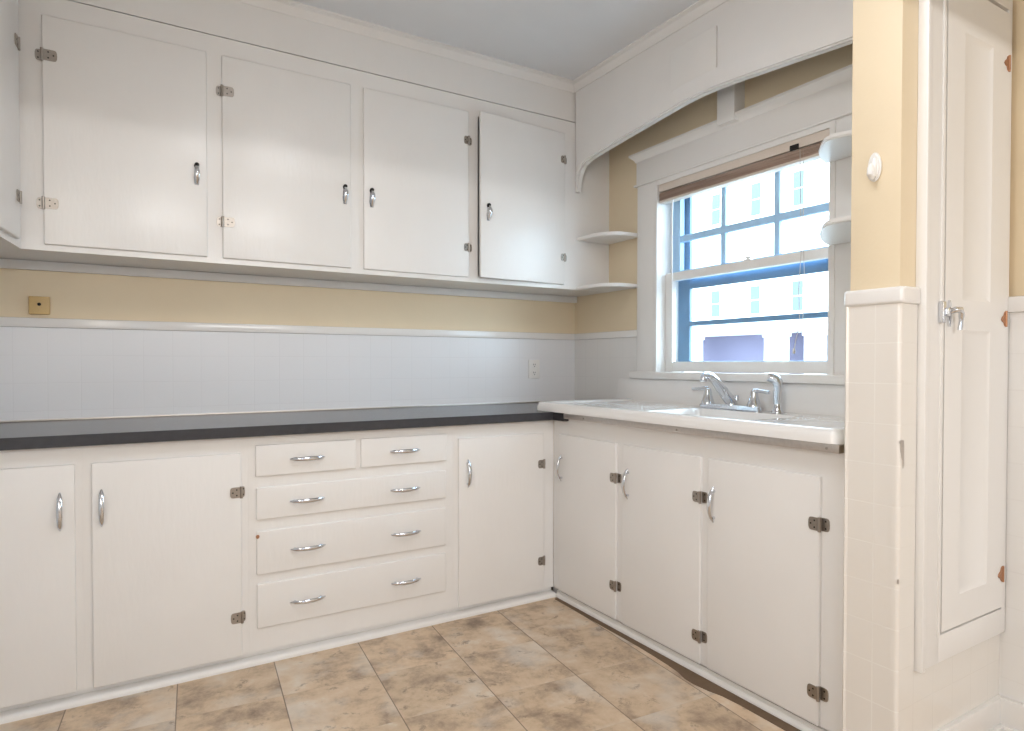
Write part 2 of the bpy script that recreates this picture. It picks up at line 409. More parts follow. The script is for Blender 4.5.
us = sash(2.482, 2.514, 1.518, 2.477, 1.585, 2.085, .062, .050, .050).obj('upper_sash', 'sash', w1)
mu = MB()
for y in (2.140, 1.8405): mu.box(2.4875, 2.511, y - .0145, y + .0145, 1.63, 2.04, bev=.005)
mu.box(2.486, 2.512, 1.575, 2.42, 1.781, 1.817, bev=.005)
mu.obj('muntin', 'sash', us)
bx(2.497, 2.500, 1.57, 2.42, 1.63, 2.04).obj('window_pane', 'glass', us)
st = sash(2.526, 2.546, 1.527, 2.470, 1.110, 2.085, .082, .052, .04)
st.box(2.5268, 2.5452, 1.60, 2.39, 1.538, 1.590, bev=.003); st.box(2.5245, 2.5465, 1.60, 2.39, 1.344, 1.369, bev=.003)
so = st.obj('storm_sash', 'storm', w1, label='outer storm sash with blue daylight painted in')
lk = MB()
lk.box(2.444, 2.468, 1.945, 1.985, 1.622, 1.630, bev=.003); lk.lathe([(.010, 0), (.010, .008), (.006, .012)], (2.456, 1.965, 1.629)); lk.box(2.440, 2.452, 1.930, 1.972, 1.634, 1.641, bev=.002)
lk.obj('sash_lock', 'trim', ls)

# wooden blind gathered up at the top of the window
bl = thing('window_blind', 'wooden slat blind drawn fully up at the top of the sink window', 'blind', (2.40, 2.0, 1.98))
m = MB(); m.box(2.384, 2.432, 1.524, 2.470, 2.040, 2.080, bev=.003); m.obj('headrail', 'headrail', bl)
m = MB()
for k in range(7):
    z = 1.995 + k * .0056
    m.box(2.382 + random.uniform(-.002, .002), 2.430 + random.uniform(-.002, .002), 1.530, 2.466, z, z + .0036, bev=.001)
m.obj('slats', 'slat', bl, kind='stuff')
m = MB(); m.box(2.382, 2.430, 1.530, 2.466, 1.982, 1.9945, bev=.003); m.obj('bottom_rail', 'headrail', bl)
m = MB(); m.tube([(2.392, 2.379, 2.03), (2.388, 2.380, 1.9), (2.392, 2.381, 1.17)], .0038, 8); m.lathe([(.005, 0), (.005, .02), (.003, .026)], (2.392, 2.381, 1.15)); m.obj('wand', 'plastic', bl)
m = MB()
m.tube([(2.380, 1.652, 2.03), (2.381, 1.648, 1.8), (2.379, 1.642, 1.62), (2.382, 1.655, 1.45), (2.378, 1.646, 1.32), (2.383, 1.668, 1.24), (2.380, 1.673, 1.205)], .0016, 6)
m.tube([(2.386, 1.640, 2.03), (2.384, 1.638, 1.7), (2.386, 1.632, 1.5), (2.382, 1.630, 1.38), (2.386, 1.645, 1.28)], .0016, 6)
m.lathe([(.003, 0), (.006, .004), (.004, .022)], (2.380, 1.673, 1.19)); m.obj('cord', 'cord', bl)
m = MB(); m.box(2.378, 2.386, 1.66, 1.70, 2.036, 2.058, bev=.003); m.obj('cord_lock', 'dark', bl)

# ------------------------------------------------------------------ hardware
def hinge(parent, P, U, V, N, flip=1, mat='nickel', L1=.022, L2=.046, H=.040):
    """P: point on the door edge line at hinge height; U: direction from frame to door; V up; N outwards"""
    P, U, V, N = map(Vector, (P, U, V, N))
    m = MB()
    def plate(a0, a1, off, tip):
        h = H / 2; r = min(h * .55, abs(a1 - a0) * .5); s = 1 if a1 > a0 else -1
        out = [(a0, -h), (a1 - s * r, -h)] + [(a1 - s * r + s * r * abs(math.sin(t)) ** .7, -h * math.copysign(abs(math.cos(t)) ** .7, math.cos(t))) for t in [PI * k / 8 for k in range(1, 8)]] + [(a1 - s * r, h), (a0, h)]
        fr = [P + U * u + V * v + N * off for u, v in out]; bk = [P + U * u + V * v + N * (off - .004) for u, v in out]
        k = len(out)
        m.add(fr + bk, [tuple(range(k)), tuple(range(2 * k - 1, k - 1, -1))] + [(i, (i + 1) % k, k + (i + 1) % k, k + i) for i in range(k)])
    plate(0, -L1, .0025, 1); plate(0, L2, .0145, 1)
    m.tube([P + V * (-H * .56) + N * .013, P + V * (H * .56) + N * .013], .0055, 10)
    rr = .0028
    for (u, v, off) in ((-L1 * .55, H * .27, .003), (-L1 * .55, -H * .27, .003), (L2 * .42, H * .26, .015), (L2 * .42, -H * .26, .015), (L2 * .76, 0, .015)):
        c = P + U * u + V * v + N * off
        ring = [c + (U * math.cos(2 * PI * k / 8) + V * math.sin(2 * PI * k / 8)) * rr + N * .0005 for k in range(8)]
        m.add(ring, [tuple(range(8))], mi=1)
    o = m.obj('hinge', [mat, 'dark'], parent)
    return o

def bow_pull(parent, P, U, N, L=.128, name='pull'):
    """streamlined chrome bow pull: P centre on the face, U along its length, N outwards"""
    P, U, N = map(Vector, (P, U, N)); V = N.cross(U).normalized()
    m = MB(); rings = []
    K = 16
    for i in range(K + 1):
        s = -1 + 2 * i / K
        d = .004 + .024 * (1 - abs(s) ** 2.4)
        w = .0022 + .0062 * (1 - s * s) ** .7 + .0016 * math.exp(-((abs(s) - .72) / .12) ** 2)
        t = .0022 + .0026 * (1 - s * s)
        c = P + U * (s * L / 2) + N * d
        rings.append([c + V * (w * math.cos(a)) + N * (t * math.sin(a)) for a in [2 * PI * k / 10 for k in range(10)]])
    m.loft(rings)
    for s in (-.74, .74):
        c = P + U * (s * L / 2)
        m.tube([c, c + N * .012], .0055, 8)
    return m.obj(name, 'chrome', parent)

def latch_pull(parent, P, N, L=.088):
    """small upper-cabinet pull: round rose with a drop tongue curving out"""
    P, N = Vector(P), Vector(N); V = Vector((0, 0, 1)); U = V.cross(N).normalized()
    m = MB()
    out = [(-.008, -.5), (.008, -.5), (.0105, -.2), (.0075, .25), (.010, .38), (.006, .5), (-.006, .5), (-.010, .38), (-.0075, .25), (-.0105, -.2)]
    fr = [P + U * u + V * (v * L) + N * .003 for u, v in out]; bk = [P + U * u + V * (v * L) for u, v in out]; k = len(out)
    m.add(fr + bk, [tuple(range(k)), tuple(range(2 * k - 1, k - 1, -1))] + [(i, (i + 1) % k, k + (i + 1) % k, k + i) for i in range(k)])
    rings = []
    for i in range(11):
        s = i / 10
        c = P + V * (L * (.42 - .88 * s)) + N * (.008 + .020 * math.sin(PI * min(1, s * 1.05)) ** .8)
        w = .0045 + .004 * math.sin(PI * s); t = .0025
        rings.append([c + U * (w * math.cos(a)) + N * (t * math.sin(a)) for a in [2 * PI * q / 8 for q in range(8)]])
    m.loft(rings)
    Mx = Matrix.Translation(P + V * (L * .40) + N * .003) @ N.to_track_quat('Z', 'Y').to_matrix().to_4x4()
    m.lathe([(.009, 0), (.009, .010), (.006, .014)], n=12, mat=Mx, mi=1)
    return m.obj('pull', ['chrome', 'dark'], parent)

def door_y(parent, x0, x1, z0, z1, yf, name='door', th=.012):
    """overlay door on a face that looks to -y; yf = face frame plane"""
    m = MB(); m.box(x0, x1, yf - th, yf + .006, z0, z1, bev=.005, seg=3)
    return m.obj(name, 'white', parent)

# ------------------------------------------------------------------ upper cabinet (four doors, one built-in)
ux0, ux1, uz0, uz1 = -.326, XB, 1.563, 2.496
up = thing('wall_cabinet', 'long white upper cabinet of four doors on the back wall, its rightmost door ajar', 'cabinet', (.9, 3.05, uz0))
DU = [(-.256, .288), (.345, .884), (.944, 1.488), (1.534, 2.083)]
UZ = (1.585, 2.420)
m = MB()
ft = .02
m.box(XL, ux1, YU + ft, YA, uz0 + .0006, uz0 + .018)                   # bottom board
m.box(XL, ux1, YU + ft, YA, uz1 - .018, uz1 - .0006)                   # top board
m.box(XL, ux1, YA - .012, YA, uz0 + .018, uz1 - .018)                  # back
cuts = [(a + .012, b - .012) for a, b in DU]
edges = [XL] + [v for c in cuts for v in c] + [ux1]
for i in range(0, len(edges), 2):                                       # stiles
    m.box(edges[i], edges[i + 1], YU, YU + ft, uz0, uz1)
for a, b_ in cuts:                                                      # rails
    m.box(a, b_, YU, YU + ft, uz0, UZ[0] + .012); m.box(a, b_, YU, YU + ft, UZ[1] - .012, uz1)
m.box(.905, .923, YU + ft, YA - .012, uz0, uz1); m.box(2.17, 2.188, YU + ft, YA - .012, uz0, uz1)
m.obj('carcass', 'white', up)
N = (0, -1, 0)
hz = (2.274, 1.735)
d = door_y(up, *DU[0], *UZ, YU); [hinge(d, (DU[0][0], YU, z), (1, 0, 0), (0, 0, 1), N) for z in hz]; latch_pull(d, (.249, YU - .012, 1.916), N)
d = door_y(up, *DU[1], *UZ, YU); [hinge(d, (DU[1][0], YU, z), (1, 0, 0), (0, 0, 1), N) for z in hz]; latch_pull(d, (.855, YU - .012, 1.916), N)
d = door_y(up, *DU[2], *UZ, YU); [hinge(d, (DU[2][1], YU, z), (-1, 0, 0), (0, 0, 1), N, L2=.028) for z in hz]; latch_pull(d, (.980, YU - .012, 1.917), N)
# the ajar door turns about its right edge
d = door_y(up, *DU[3], *UZ, YU); hs = [hinge(d, (DU[3][1], YU, z), (-1, 0, 0), (0, 0, 1), N, L2=.028) for z in hz]; latch_pull(d, (1.578, YU - .012, 1.917), N)
piv = world(up).inverted() @ Vector((DU[3][1], YU - .004, 0))
d.matrix_basis = Matrix.Translation(piv) @ Matrix.Rotation(math.radians(4.0), 4, 'Z') @ Matrix.Translation(-piv)

# upper cabinet on the left wall (face turned a few degrees)
AN = math.radians(-6)
lc = thing('wall_cabinet', 'white upper cabinet cut by the left edge, facing across towards the window', 'cabinet', (-.324, YU - .002, uz0), rot=AN)
inv = world(lc)
def LB(x0, x1, y0, y1, z0, z1, **k):
    mm = MB(); mm.box(x0, x1, y0, y1, z0, z1, **k); bmesh.ops.transform(mm.bm, matrix=inv, verts=mm.bm.verts); return mm
LB(-.30, 0, -.90, 0, 0, uz1 - uz0).obj('carcass', 'white', lc)
dl = LB(-.004, .012, -.80, -.060, .024, .857, bev=.005, seg=3).obj('door', 'white', lc)
R3 = inv.to_3x3()
for z in hz:
    hinge(dl, inv @ Vector((.0, -.060, z - uz0)), R3 @ Vector((0, -1, 0)), (0, 0, 1), R3 @ Vector((1, 0, 0)))

# ------------------------------------------------------------------ base cabinets along the back wall
TZ = .873   # underside of the worktop
DZ = (.043, .811)
def base_unit(label, x0, x1, holes, name='base_cabinet', cat='cabinet'):
    t = thing(name, label, cat, ((x0 + x1) / 2, 2.9, 0))
    m = MB()
    m.box(x0 + .0001, x1 - .0001, YD, YD + .02, .043, TZ)
    m.box(x0 + .0001, x0 + .018, YD + .031, YA - .01, 0, TZ); m.box(x1 - .018, x1 - .0001, YD + .031, YA - .01, 0, TZ)
    m.box(x0 + .018, x1 - .018, YD + .02, YA - .01, .05, .068); m.box(x0 + .018, x1 - .018, YA - .022, YA - .01, .068, TZ)
    m.box(x0 + .0001, x1 - .0001, YD + .020, YD + .03, 0, .0428)
    m.obj('carcass', 'white', t)
    mm = MB(); mm.prism([(YD + .019, 0), (YD - .026, 0), (YD - .026, .009), (YD - .021, .016), (YD - .012, .020), (YD + .019, .021)], 0, x0 + .0001, x1 - .0001)
    mm.obj('kick_moulding', 'trim', t)
    return t
b1 = base_unit('white base cabinet at the left edge, left of the wide-door cabinet', XL + .002, -.130, None)
d = door_y(b1, -.628, -.152, *DZ, YD); bow_pull(d, (-.193, YD - .012, .657), (0, 0, 1), N); [hinge(d, (-.628, YD, z), (1, 0, 0), (0, 0, 1), N) for z in (.664, .19)]
b2 = base_unit('white base cabinet with one wide door, left of the drawers', -.130, .392, None)
d = door_y(b2, -.106, .366, *DZ, YD); bow_pull(d, (-.077, YD - .012, .657), (0, 0, 1), N); [hinge(d, (.366, YD, z), (-1, 0, 0), (0, 0, 1), N, L1=.014, L2=.040) for z in (.664, .191)]
b3 = base_unit('white drawer cabinet with two small drawers over three wide ones', .392, 1.252, None, 'drawer_cabinet', 'cabinet')
for (x0, x1, z0, z1, hs) in ((.417, .807, .715, .836, (.610,)), (.827, 1.218, .715, .836, (1.020,)), (.419, 1.214, .549, .673, (.609, 1.020)), (.419, 1.214, .338, .506, (.611, 1.023)), (.420, 1.214, .132, .303, (.610, 1.023))):
    dr = door_y(b3, x0, x1, z0, z1, YD, 'drawer', th=.010)
    for hx in hs:
        bow_pull(dr, (hx, YD - .010, {.715: .775, .549: .610, .338: .421, .132: .213}[z0]), (1, 0, 0), N, L=.136)
    if z0 == .338:
        kn = MB(); kn.prism([(.423 + .007 * math.cos(a), .487 + .008 * math.sin(a)) for a in [k * PI / 4 for k in range(8)]], 1, YD - .0108, YD - .009)
        kn.obj('paint_chip', 'copper', dr, label='brown bare spot in the paint')
b4 = base_unit('white base cabinet with one door in the corner, right of the drawers', 1.252, 1.802, None)
d = door_y(b4, 1.276, 1.738, *DZ, YD); bow_pull(d, (1.320, YD - .012, .650), (0, 0, 1), N); [hinge(d, (1.738, YD, z), (-1, 0, 0), (0, 0, 1), N, L1=.014, L2=.036) for z in (.660, .187)]

# worktop with its dark edge
wt = thing('countertop', 'long dark worktop with black front edge running under the upper cabinets', 'countertop', (.6, 2.9, TZ))
m = MB(); m.prism([(XL + .002, 2.545), (1.768, 2.545), (1.768, 2.462), (1.800, 2.462), (1.800, 2.545), (XB - .010, 2.60), (XB - .010, YA - .010), (XL + .002, YA - .010)], 2, TZ + .001, .913, bev=.002)
m.obj('slab', 'laminate', wt)
m = MB(); m.box(XL + .002, XB - .012, YA - .020, YA - .0085, .9125, .920, bev=.003)
m.obj('edge_strip', 'steel', wt, label='thin metal strip along the wall')

# ------------------------------------------------------------------ sink cabinet
sc = thing('sink_cabinet', 'white three-door cabinet under the sink', 'cabinet', (2.1, 1.8, 0))
SY0, SY1 = 1.082, 2.5895
m = MB()
m.box(XS, XS + .02, SY0, 2.540, .043, .886); m.box(XS, XS + .02, 2.540, SY1, .043, .872)
m.box(XS + .031, XB - .01, SY0, SY0 + .018, 0, .886)
m.box(XS + .02, XB - .01, SY0 + .018, 2.58, .05, .068)
m.box(XS + .020, XS + .03, SY0, 2.625, 0, .0428)
m.obj('carcass', 'white', sc)
m = MB(); m.prism([(XS + .0195, .002), (XS - .006, .002), (XS - .006, .012), (XS - .001, .020), (XS + .003, .022), (XS + .003, .034), (XS + .0195, .036)], 1, SY0, 2.562)
m.obj('kick_moulding', 'trim', sc)
NX = (-1, 0, 0)
for (y0, y1, hy, hzs) in ((2.110, 2.530, 2.505, (.657, .191)), (1.638, 2.066, 2.029, (.660, .147)), (1.168, 1.604, 1.573, (.662, .146))):
    m = MB(); m.box(XS - .012, XS + .006, y0, y1, .045, .807, bev=.005, seg=3); d = m.obj('door', 'white', sc)
    bow_pull(d, (XS - .012, hy, .646), (0, 0, 1), NX)
    for z in hzs: hinge(d, (XS, y0, z), (0, 1, 0), (0, 0, 1), NX, L1=.026, L2=.036)
m = MB(); m.box(1.7645, XS + .004, 1.092, 2.455, .888, .9128, bev=.002)
for y in (2.30, 1.73, 1.13):
    m.lathe([(.004, 0), (.004, .002), (.002, .003)], n=8, mat=Matrix.Translation((1.7645, y, .900)) @ Matrix.Rotation(-PI / 2, 4, 'Y'), mi=1)
m.obj('metal_edging', ['steel', 'nickel'], sc)

# ------------------------------------------------------------------ enamelled drainboard sink
sk = thing('sink', 'white enamelled drainboard sink with raised back under the window', 'sink', (2.07, 1.9, .915))
sx0, sx1, sy0, sy1 = 1.762, 2.385, 1.096, 2.700
zt, zb = .957, .9135
def sstep(a, b_, t):
    t = max(0, min(1, (t - a) / (b_ - a))); return t * t * (3 - 2 * t)
def bd(v, lo, hi, w):   # 0 outside, 1 inside
    return sstep(lo, lo + w, v) * (1 - sstep(hi - w, hi, v))
nx, ny = 62, 120
xs = [sx0 + (sx1 - sx0) * i / nx for i in range(nx + 1)]; ys = [sy0 + (sy1 - sy0) * j / ny for j in range(ny + 1)]
def rr(t): return max(0., 1 - math.sqrt(max(0., 1 - max(0., 1 - t) ** 2)))   # quarter round drop
RC = .030
def plan(x, y):
    for cy, sg in ((sy0 + RC, -1), (sy1 - RC, 1)):
        vx, vy = x - (sx0 + RC), y - cy
        if vx < 0 and vy * sg > 0:
            k = max(abs(vx), abs(vy)) / math.hypot(vx, vy)
            return sx0 + RC + vx * k, cy + vy * k
    return x, y
def topz(x, y):
    z = zt
    dx, d0, d1 = x - sx0, y - sy0, sy1 - y
    e = min(dx, d0, d1)
    z -= .022 * rr(e / .024)
    z -= .012 * sstep(.030, .075, dx) * sstep(.03, .08, d0) * sstep(.03, .08, d1)
    z -= .125 * bd(x, 1.825, 2.235, .05) * bd(y, 1.53, 2.06, .06)
    if y > 2.12: z -= .0022 * (1 + math.cos((y) * 2 * PI / .0001)) * 0
    return z
m = MB()
top = [[m.bm.verts.new((*plan(x, y), topz(x, y))) for y in ys] for x in xs]
for i in range(nx):
    for j in range(ny):
        f = m.bm.faces.new((top[i][j], top[i + 1][j], top[i + 1][j + 1], top[i][j + 1])); f.smooth = True
per = [top[i][0] for i in range(nx + 1)] + [top[nx][j] for j in range(1, ny + 1)] + [top[i][ny] for i in range(nx - 1, -1, -1)] + [top[0][j] for j in range(ny - 1, 0, -1)]
low = [m.bm.verts.new((v.co.x, v.co.y, zb)) for v in per]
inn = [m.bm.verts.new((min(max(v.co.x, sx0 + .022), sx1 - .022), min(max(v.co.y, sy0 + .022), sy1 - .022), zb)) for v in per]
k = len(per)
for i in range(k):
    f = m.bm.faces.new((per[i], per[(i + 1) % k], low[(i + 1) % k], low[i])); f.smooth = True
    try: m.bm.faces.new((low[i], low[(i + 1) % k], inn[(i + 1) % k], inn[i]))
    except ValueError: pass
m.obj('drainboard', 'porcelain', sk)
# raised back, curved at the left end
out = [(sy0 + .002, .935), (sy0 + .002, 1.066), (2.755, 1.066), (2.770, 1.062), (2.778, 1.050), (2.782, 1.02), (2.786, .985), (2.795, .962), (2.812, .950), (2.835, .944), (2.835, .935)]
m = MB(); m.prism([(y * 1.0, z) for y, z in out], 0, 2.372, XB - .009, bev=.004)
m.obj('raised_back', 'porcelain', sk)
m = MB(); m.lathe([(.040, 0), (.040, .003), (.030, .004), (.012, .001)], (2.03, 1.80, .8275)); m.obj('drain', 'chrome', sk)

# faucet
fc = thing('faucet', 'chrome two-handle faucet with long spout on the back of the sink', 'faucet', (2.30, 1.925, .955))
m = MB()
out = [(2.27 + .03 + .026 * math.cos(a), (2.075 if math.sin(a) >= 0 else 1.790) + .026 * math.sin(a)) for a in [k * PI / 8 for k in range(16)]]
m.prism(out, 2, .946, .966, bev=.005)
m.obj('base_plate', 'chrome', fc)
m = MB()
m.lathe([(.026, 0), (.026, .010), (.021, .022), (.018, .030)], (2.30, 1.925, .962))
m.tube([(2.305, 1.925, .978), (2.285, 1.925, .990), (2.255, 1.926, 1.018), (2.225, 1.928, 1.050), (2.195, 1.930, 1.080), (2.170, 1.931, 1.096), (2.145, 1.932, 1.099), (2.128, 1.933, 1.092)], [.024, .025, .023, .021, .0185, .017, .0155, .014], 14)
m.lathe([(.0125, 0), (.0145, .004), (.0145, .018), (.012, .022)], (2.130, 1.933, 1.070))
m.tube([(2.312, 1.905, .985), (2.312, 1.905, 1.008)], [.006, .007], 8)
m.obj('spout', 'chrome', fc)
for y, s, dx in ((2.060, 1, 0.0), (1.806, -1, 0.0)):
    h = MB()
    h.lathe([(.030, 0), (.029, .008), (.024, .022), (.017, .046), (.016, .060), (.013, .070), (.004, .074)], (2.30, y, .964))
    h.tube([(2.30, y, 1.030), (2.296, y + s * .02, 1.034), (2.292, y + s * .05, 1.031), (2.290, y + s * .082, 1.028)], [.012, .009, .0075, .008], 10)
    h.obj('handle', 'chrome', fc)
sp = thing('side_sprayer', 'chrome pull-out sprayer standing right of the faucet', 'sprayer', (2.30, 1.69, .955))
m = MB(); m.lathe([(.024, 0), (.024, .006), (.018, .014), (.014, .030), (.013, .036)], (2.30, 1.69, .9462)); m.obj('holder', 'chrome', sp)
m = MB(); m.tube([(2.30, 1.692, .981), (2.30, 1.690, 1.02), (2.298, 1.686, 1.052), (2.295, 1.686, 1.070), (2.290, 1.692, 1.083), (2.282, 1.704, 1.091), (2.270, 1.716, 1.095)], [.014, .0175, .019, .0205, .022, .021, .018], 12)
m.obj('spray_head', 'chrome', sp)

# ------------------------------------------------------------------ valance over the sink, its post, the shelves
va = thing('valance', 'white arched wooden valance spanning the sink alcove below the ceiling', 'valance', (XV, 1.98, 2.105))
left = [(2.8985, 2.105), (2.880, 2.105), (2.874, 2.150), (2.862, 2.190), (2.843, 2.222), (2.812, 2.243), (2.775, 2.255), (2.735, 2.262), (2.66, 2.270), (2.59, 2.276), (2.48, 2.287), (2.37, 2.297), (2.27, 2.306), (2.17, 2.315), (2.08, 2.322), (1.983, 2.325)]
right = [(2 * 1.983 - y, z) for y, z in left[:-1]][::-1]
arch = [p for p in left + right if p[0] > 1.0755]
arch[-1] = (1.0755, arch[-1][1])
m = MB(); m.prism(arch + [(1.0755, ZC - .002), (2.8985, ZC - .002)], 0, XV, XV + .024)
m.obj('board', 'white', va)
band_lo = [(y, z + .0) for y, z in arch if 1.09 < y < 2.875]
band_hi = [(y, max(2.30, z) + .085 - (.0 if y < 2.80 else (y - 2.80) * .3)) for y, z in band_lo]
m = MB(); m.prism(band_lo + band_hi[::-1], 0, XV - .014, XV + .001, bev=.007); m.obj('arch_band', 'white', va)
m = MB(); m.box(XV - .010, XV - .001, 1.895, 2.160, 2.394, 2.584, bev=.003); m.obj('cover_panel', 'trim', va, label='small square cover panel')
po = MB(); po.box(2.338, XB, 1.952, 2.050, 2.243, 2.46, bev=.003)
pt = thing('support_post', 'short white wooden post between window crown and valance', 'post', (2.37, 2.02, 2.24)); po.obj('block', 'trim', pt)

def shelf(label, poly, z0, z1, grp='rounded corner shelves either side of the window'):
    m = MB(); m.prism(poly, 2, z0, z1, bev=.004)
    o = m.obj('corner_shelf', 'trim'); o['label'] = label; o['category'] = 'shelf'; o['group'] = grp
    return o
lp = [(XB - .001, YU - .001), (2.172, YU - .001), (2.178, 2.872)] + [(2.30 - .125 * math.cos(a) + .0, 2.80 - .165 * math.sin(a) + .0) for a in [PI / 2 * k / 8 for k in range(1, 8)]] + [(2.34, 2.633), (XB - .001, 2.633)]
shelf('white rounded corner shelf left of the window, upper of two, below the valance tip', lp, 1.838, 1.857)
shelf('white rounded corner shelf left of the window, lower, level with cabinet bottoms', lp, 1.5632, 1.582)
def rp(pts): return [(2.3785, 1.0755)] + pts[::-1] + [(pts[0][0] + .02, 1.0755)]
shelf('white rounded shelf right of the window, upper, overlapping the blind end', rp([(2.150, 1.30), (2.130, 1.350), (2.140, 1.388), (2.182, 1.430), (2.248, 1.482), (2.320, 1.520), (2.3785, 1.540)]), 1.940, 1.958)
shelf('white rounded shelf right of the window, lower, beside the meeting rail', rp([(2.016, 1.22), (2.014, 1.275), (2.030, 1.312), (2.070, 1.352), (2.160, 1.418), (2.265, 1.480), (2.330, 1.508), (2.3785, 1.520)]), 1.614, 1.632)

# ------------------------------------------------------------------ outlet, old wall box, hook
ou = thing('wall_outlet', 'white electrical outlet in the backsplash near the corner', 'outlet', (2.094, YA - .008, 1.06))
m = MB(); m.box(2.056, 2.134, YA - .014, YA - .008, 1.058, 1.170, bev=.003); m.obj('cover_plate', 'plastic', ou)
for z in (1.090, 1.138):
    m = MB(); m.prism([(2.095 + .016 * math.cos(a), z + .019 * math.sin(a)) for a in [k * PI / 8 for k in range(16)]], 1, YA - .0155, YA - .013)
    r = m.obj('receptacle', 'plastic', ou)
    m = MB()
    for dx, dz, w, h in ((-.006, .004, .0012, .0045), (.006, .004, .0012, .0036), (0, -.008, .0024, .0026)): m.box(2.095 + dx - w, 2.095 + dx + w, YA - .0162, YA - .015, z + dz - h, z + dz + h)
    m.obj('slot', 'dark', r)
wb = thing('wall_plate', 'gold-coloured square cover plate with dark centre hole on yellow wall', 'wall plate', (-.302, YA, 1.345))
m = MB(); m.box(-.337, -.267, YA - .016, YA, 1.347, 1.420, bev=.003); m.obj('cover', 'brass', wb)
m = MB(); m.lathe([(.0065, 0), (.0065, .004), (.004, .006)], n=12, mat=Matrix.Translation((-.302, YA - .0155, 1.388)) @ Matrix.Rotation(PI / 2, 4, 'X')); m.obj('socket_hole', 'dark', wb)
hk = thing('wall_hook', 'small white oval adhesive hook on the yellow wall end', 'hook', (1.772, .995, 1.65))
def oval(x0, x1, cy, cz, ry, rz, bev, nm, par):
    m = MB(); m.prism([(cy + ry * math.cos(a), cz + rz * math.sin(a)) for a in [2 * PI * k / 24 for k in range(24)]], 0, x0, x1, bev=bev, smooth=True); return m.obj(nm, 'plastic', par)
oval(1.762, 1.7725, .998, 1.690, .0185, .040, .004, 'mount', hk)
m = MB(); m.tube([(1.765, .998, 1.712), (1.761, .998, 1.690), (1.757, .998, 1.670), (1.752, .998, 1.662), (1.747, .998, 1.668), (1.746, .998, 1.684), (1.747, .998, 1.694)], [.007, .009, .0095, .010, .0095, .008, .005], 10); m.obj('prong', 'plastic', hk)

# ------------------------------------------------------------------ narrow cupboard in the partition wall
cu = thing('wall_cupboard', 'tall narrow cream cupboard door with casing in the wall at right', 'cupboard', (2.12, YP0, .30))
m = MB()
CY = YP0 - .022
m.box(1.853, 1.949, CY, YP0, .3062, ZC - .02, bev=.003)
m.box(1.848, 1.866, CY - .007, YP0, .304, ZC - .02, bev=.004); m.box(1.936, 1.9505, CY - .004, YP0, .3845, ZC - .02, bev=.003)
m.box(1.949, 2.358, CY + .0004, YP0, .3066, .384, bev=.003); m.box(1.953, 2.358, CY + .0004, YP0, 2.238, 2.30, bev=.003)
m.box(2.333, 2.358, CY + .0008, YP0, .383, 2.239, bev=.002)
m.obj('casing', 'trim', cu)
dx0, dx1, dz0, dz1 = 1.957, 2.330, .393, 2.222
DYf, DYb = CY - .003, YP0 - .001
m = MB()
pn = [(2.055, 2.225, .484, 1.246), (2.055, 2.225, 1.333, 2.094)]
m.box(dx0, pn[0][0], DYf, DYb, dz0, dz1); m.box(pn[0][1], dx1, DYf, DYb, dz0, dz1)
for z0, z1 in ((dz0, pn[0][2]), (pn[0][3], pn[1][2]), (pn[1][3], dz1)): m.box(pn[0][0], pn[0][1], DYf, DYb, z0, z1)
for (x0, x1, z0, z1) in pn:
    # bevelled recess down to the panel
    a = [(x0, DYf, z0), (x1, DYf, z0), (x1, DYf, z1), (x0, DYf, z1)]; q = .016; i_ = [(x0 + q, DYf + .009, z0 + q), (x1 - q, DYf + .009, z0 + q), (x1 - q, DYf + .009, z1 - q), (x0 + q, DYf + .009, z1 - q)]
    m.add(a + i_, [(0, 1, 5, 4), (1, 2, 6, 5), (2, 3, 7, 6), (3, 0, 4, 7), (4, 5, 6, 7)])
cd = m.obj('door', 'trim', cu)
lt = MB()
lt.box(1.925, 1.943, CY - .014, CY, 1.262, 1.322, bev=.004)
lt.box(1.939, 1.952, CY - .020, CY - .004, 1.280, 1.304, bev=.003)
lt.box(1.945, 1.972, DYf - .010, DYf, 1.284, 1.302, bev=.004)
lt.prism([(1.974 + .007 * math.cos(a), 1.290 + .038 * math.sin(a)) for a in [2 * PI * k / 14 for k in range(14)]], 1, DYf - .006, DYf)
lt.tube([(1.980, DYf - .004, 1.296), (1.983, DYf - .016, 1.300), (1.993, DYf - .022, 1.300), (2.001, DYf - .022, 1.290), (2.003, DYf - .020, 1.268), (2.002, DYf - .018, 1.244)], [.008, .009, .009, .008, .006, .007], 10)
lt.obj('latch', 'chrome', cd)
for z in (2.070, 1.288, .497):
    h = MB()
    h.prism([(2.322, z - .024), (2.322, z + .022), (2.316, z + .020), (2.311, z + .010), (2.300, z + .004), (2.295, z - .004), (2.302, z - .010), (2.311, z - .012), (2.316, z - .022)], 1, DYf - .003, DYf + .001)
    h.tube([(2.325, DYf - .002, z - .025), (2.325, DYf - .002, z + .024)], .004, 8)
    h.obj('hinge', 'copper', cd)

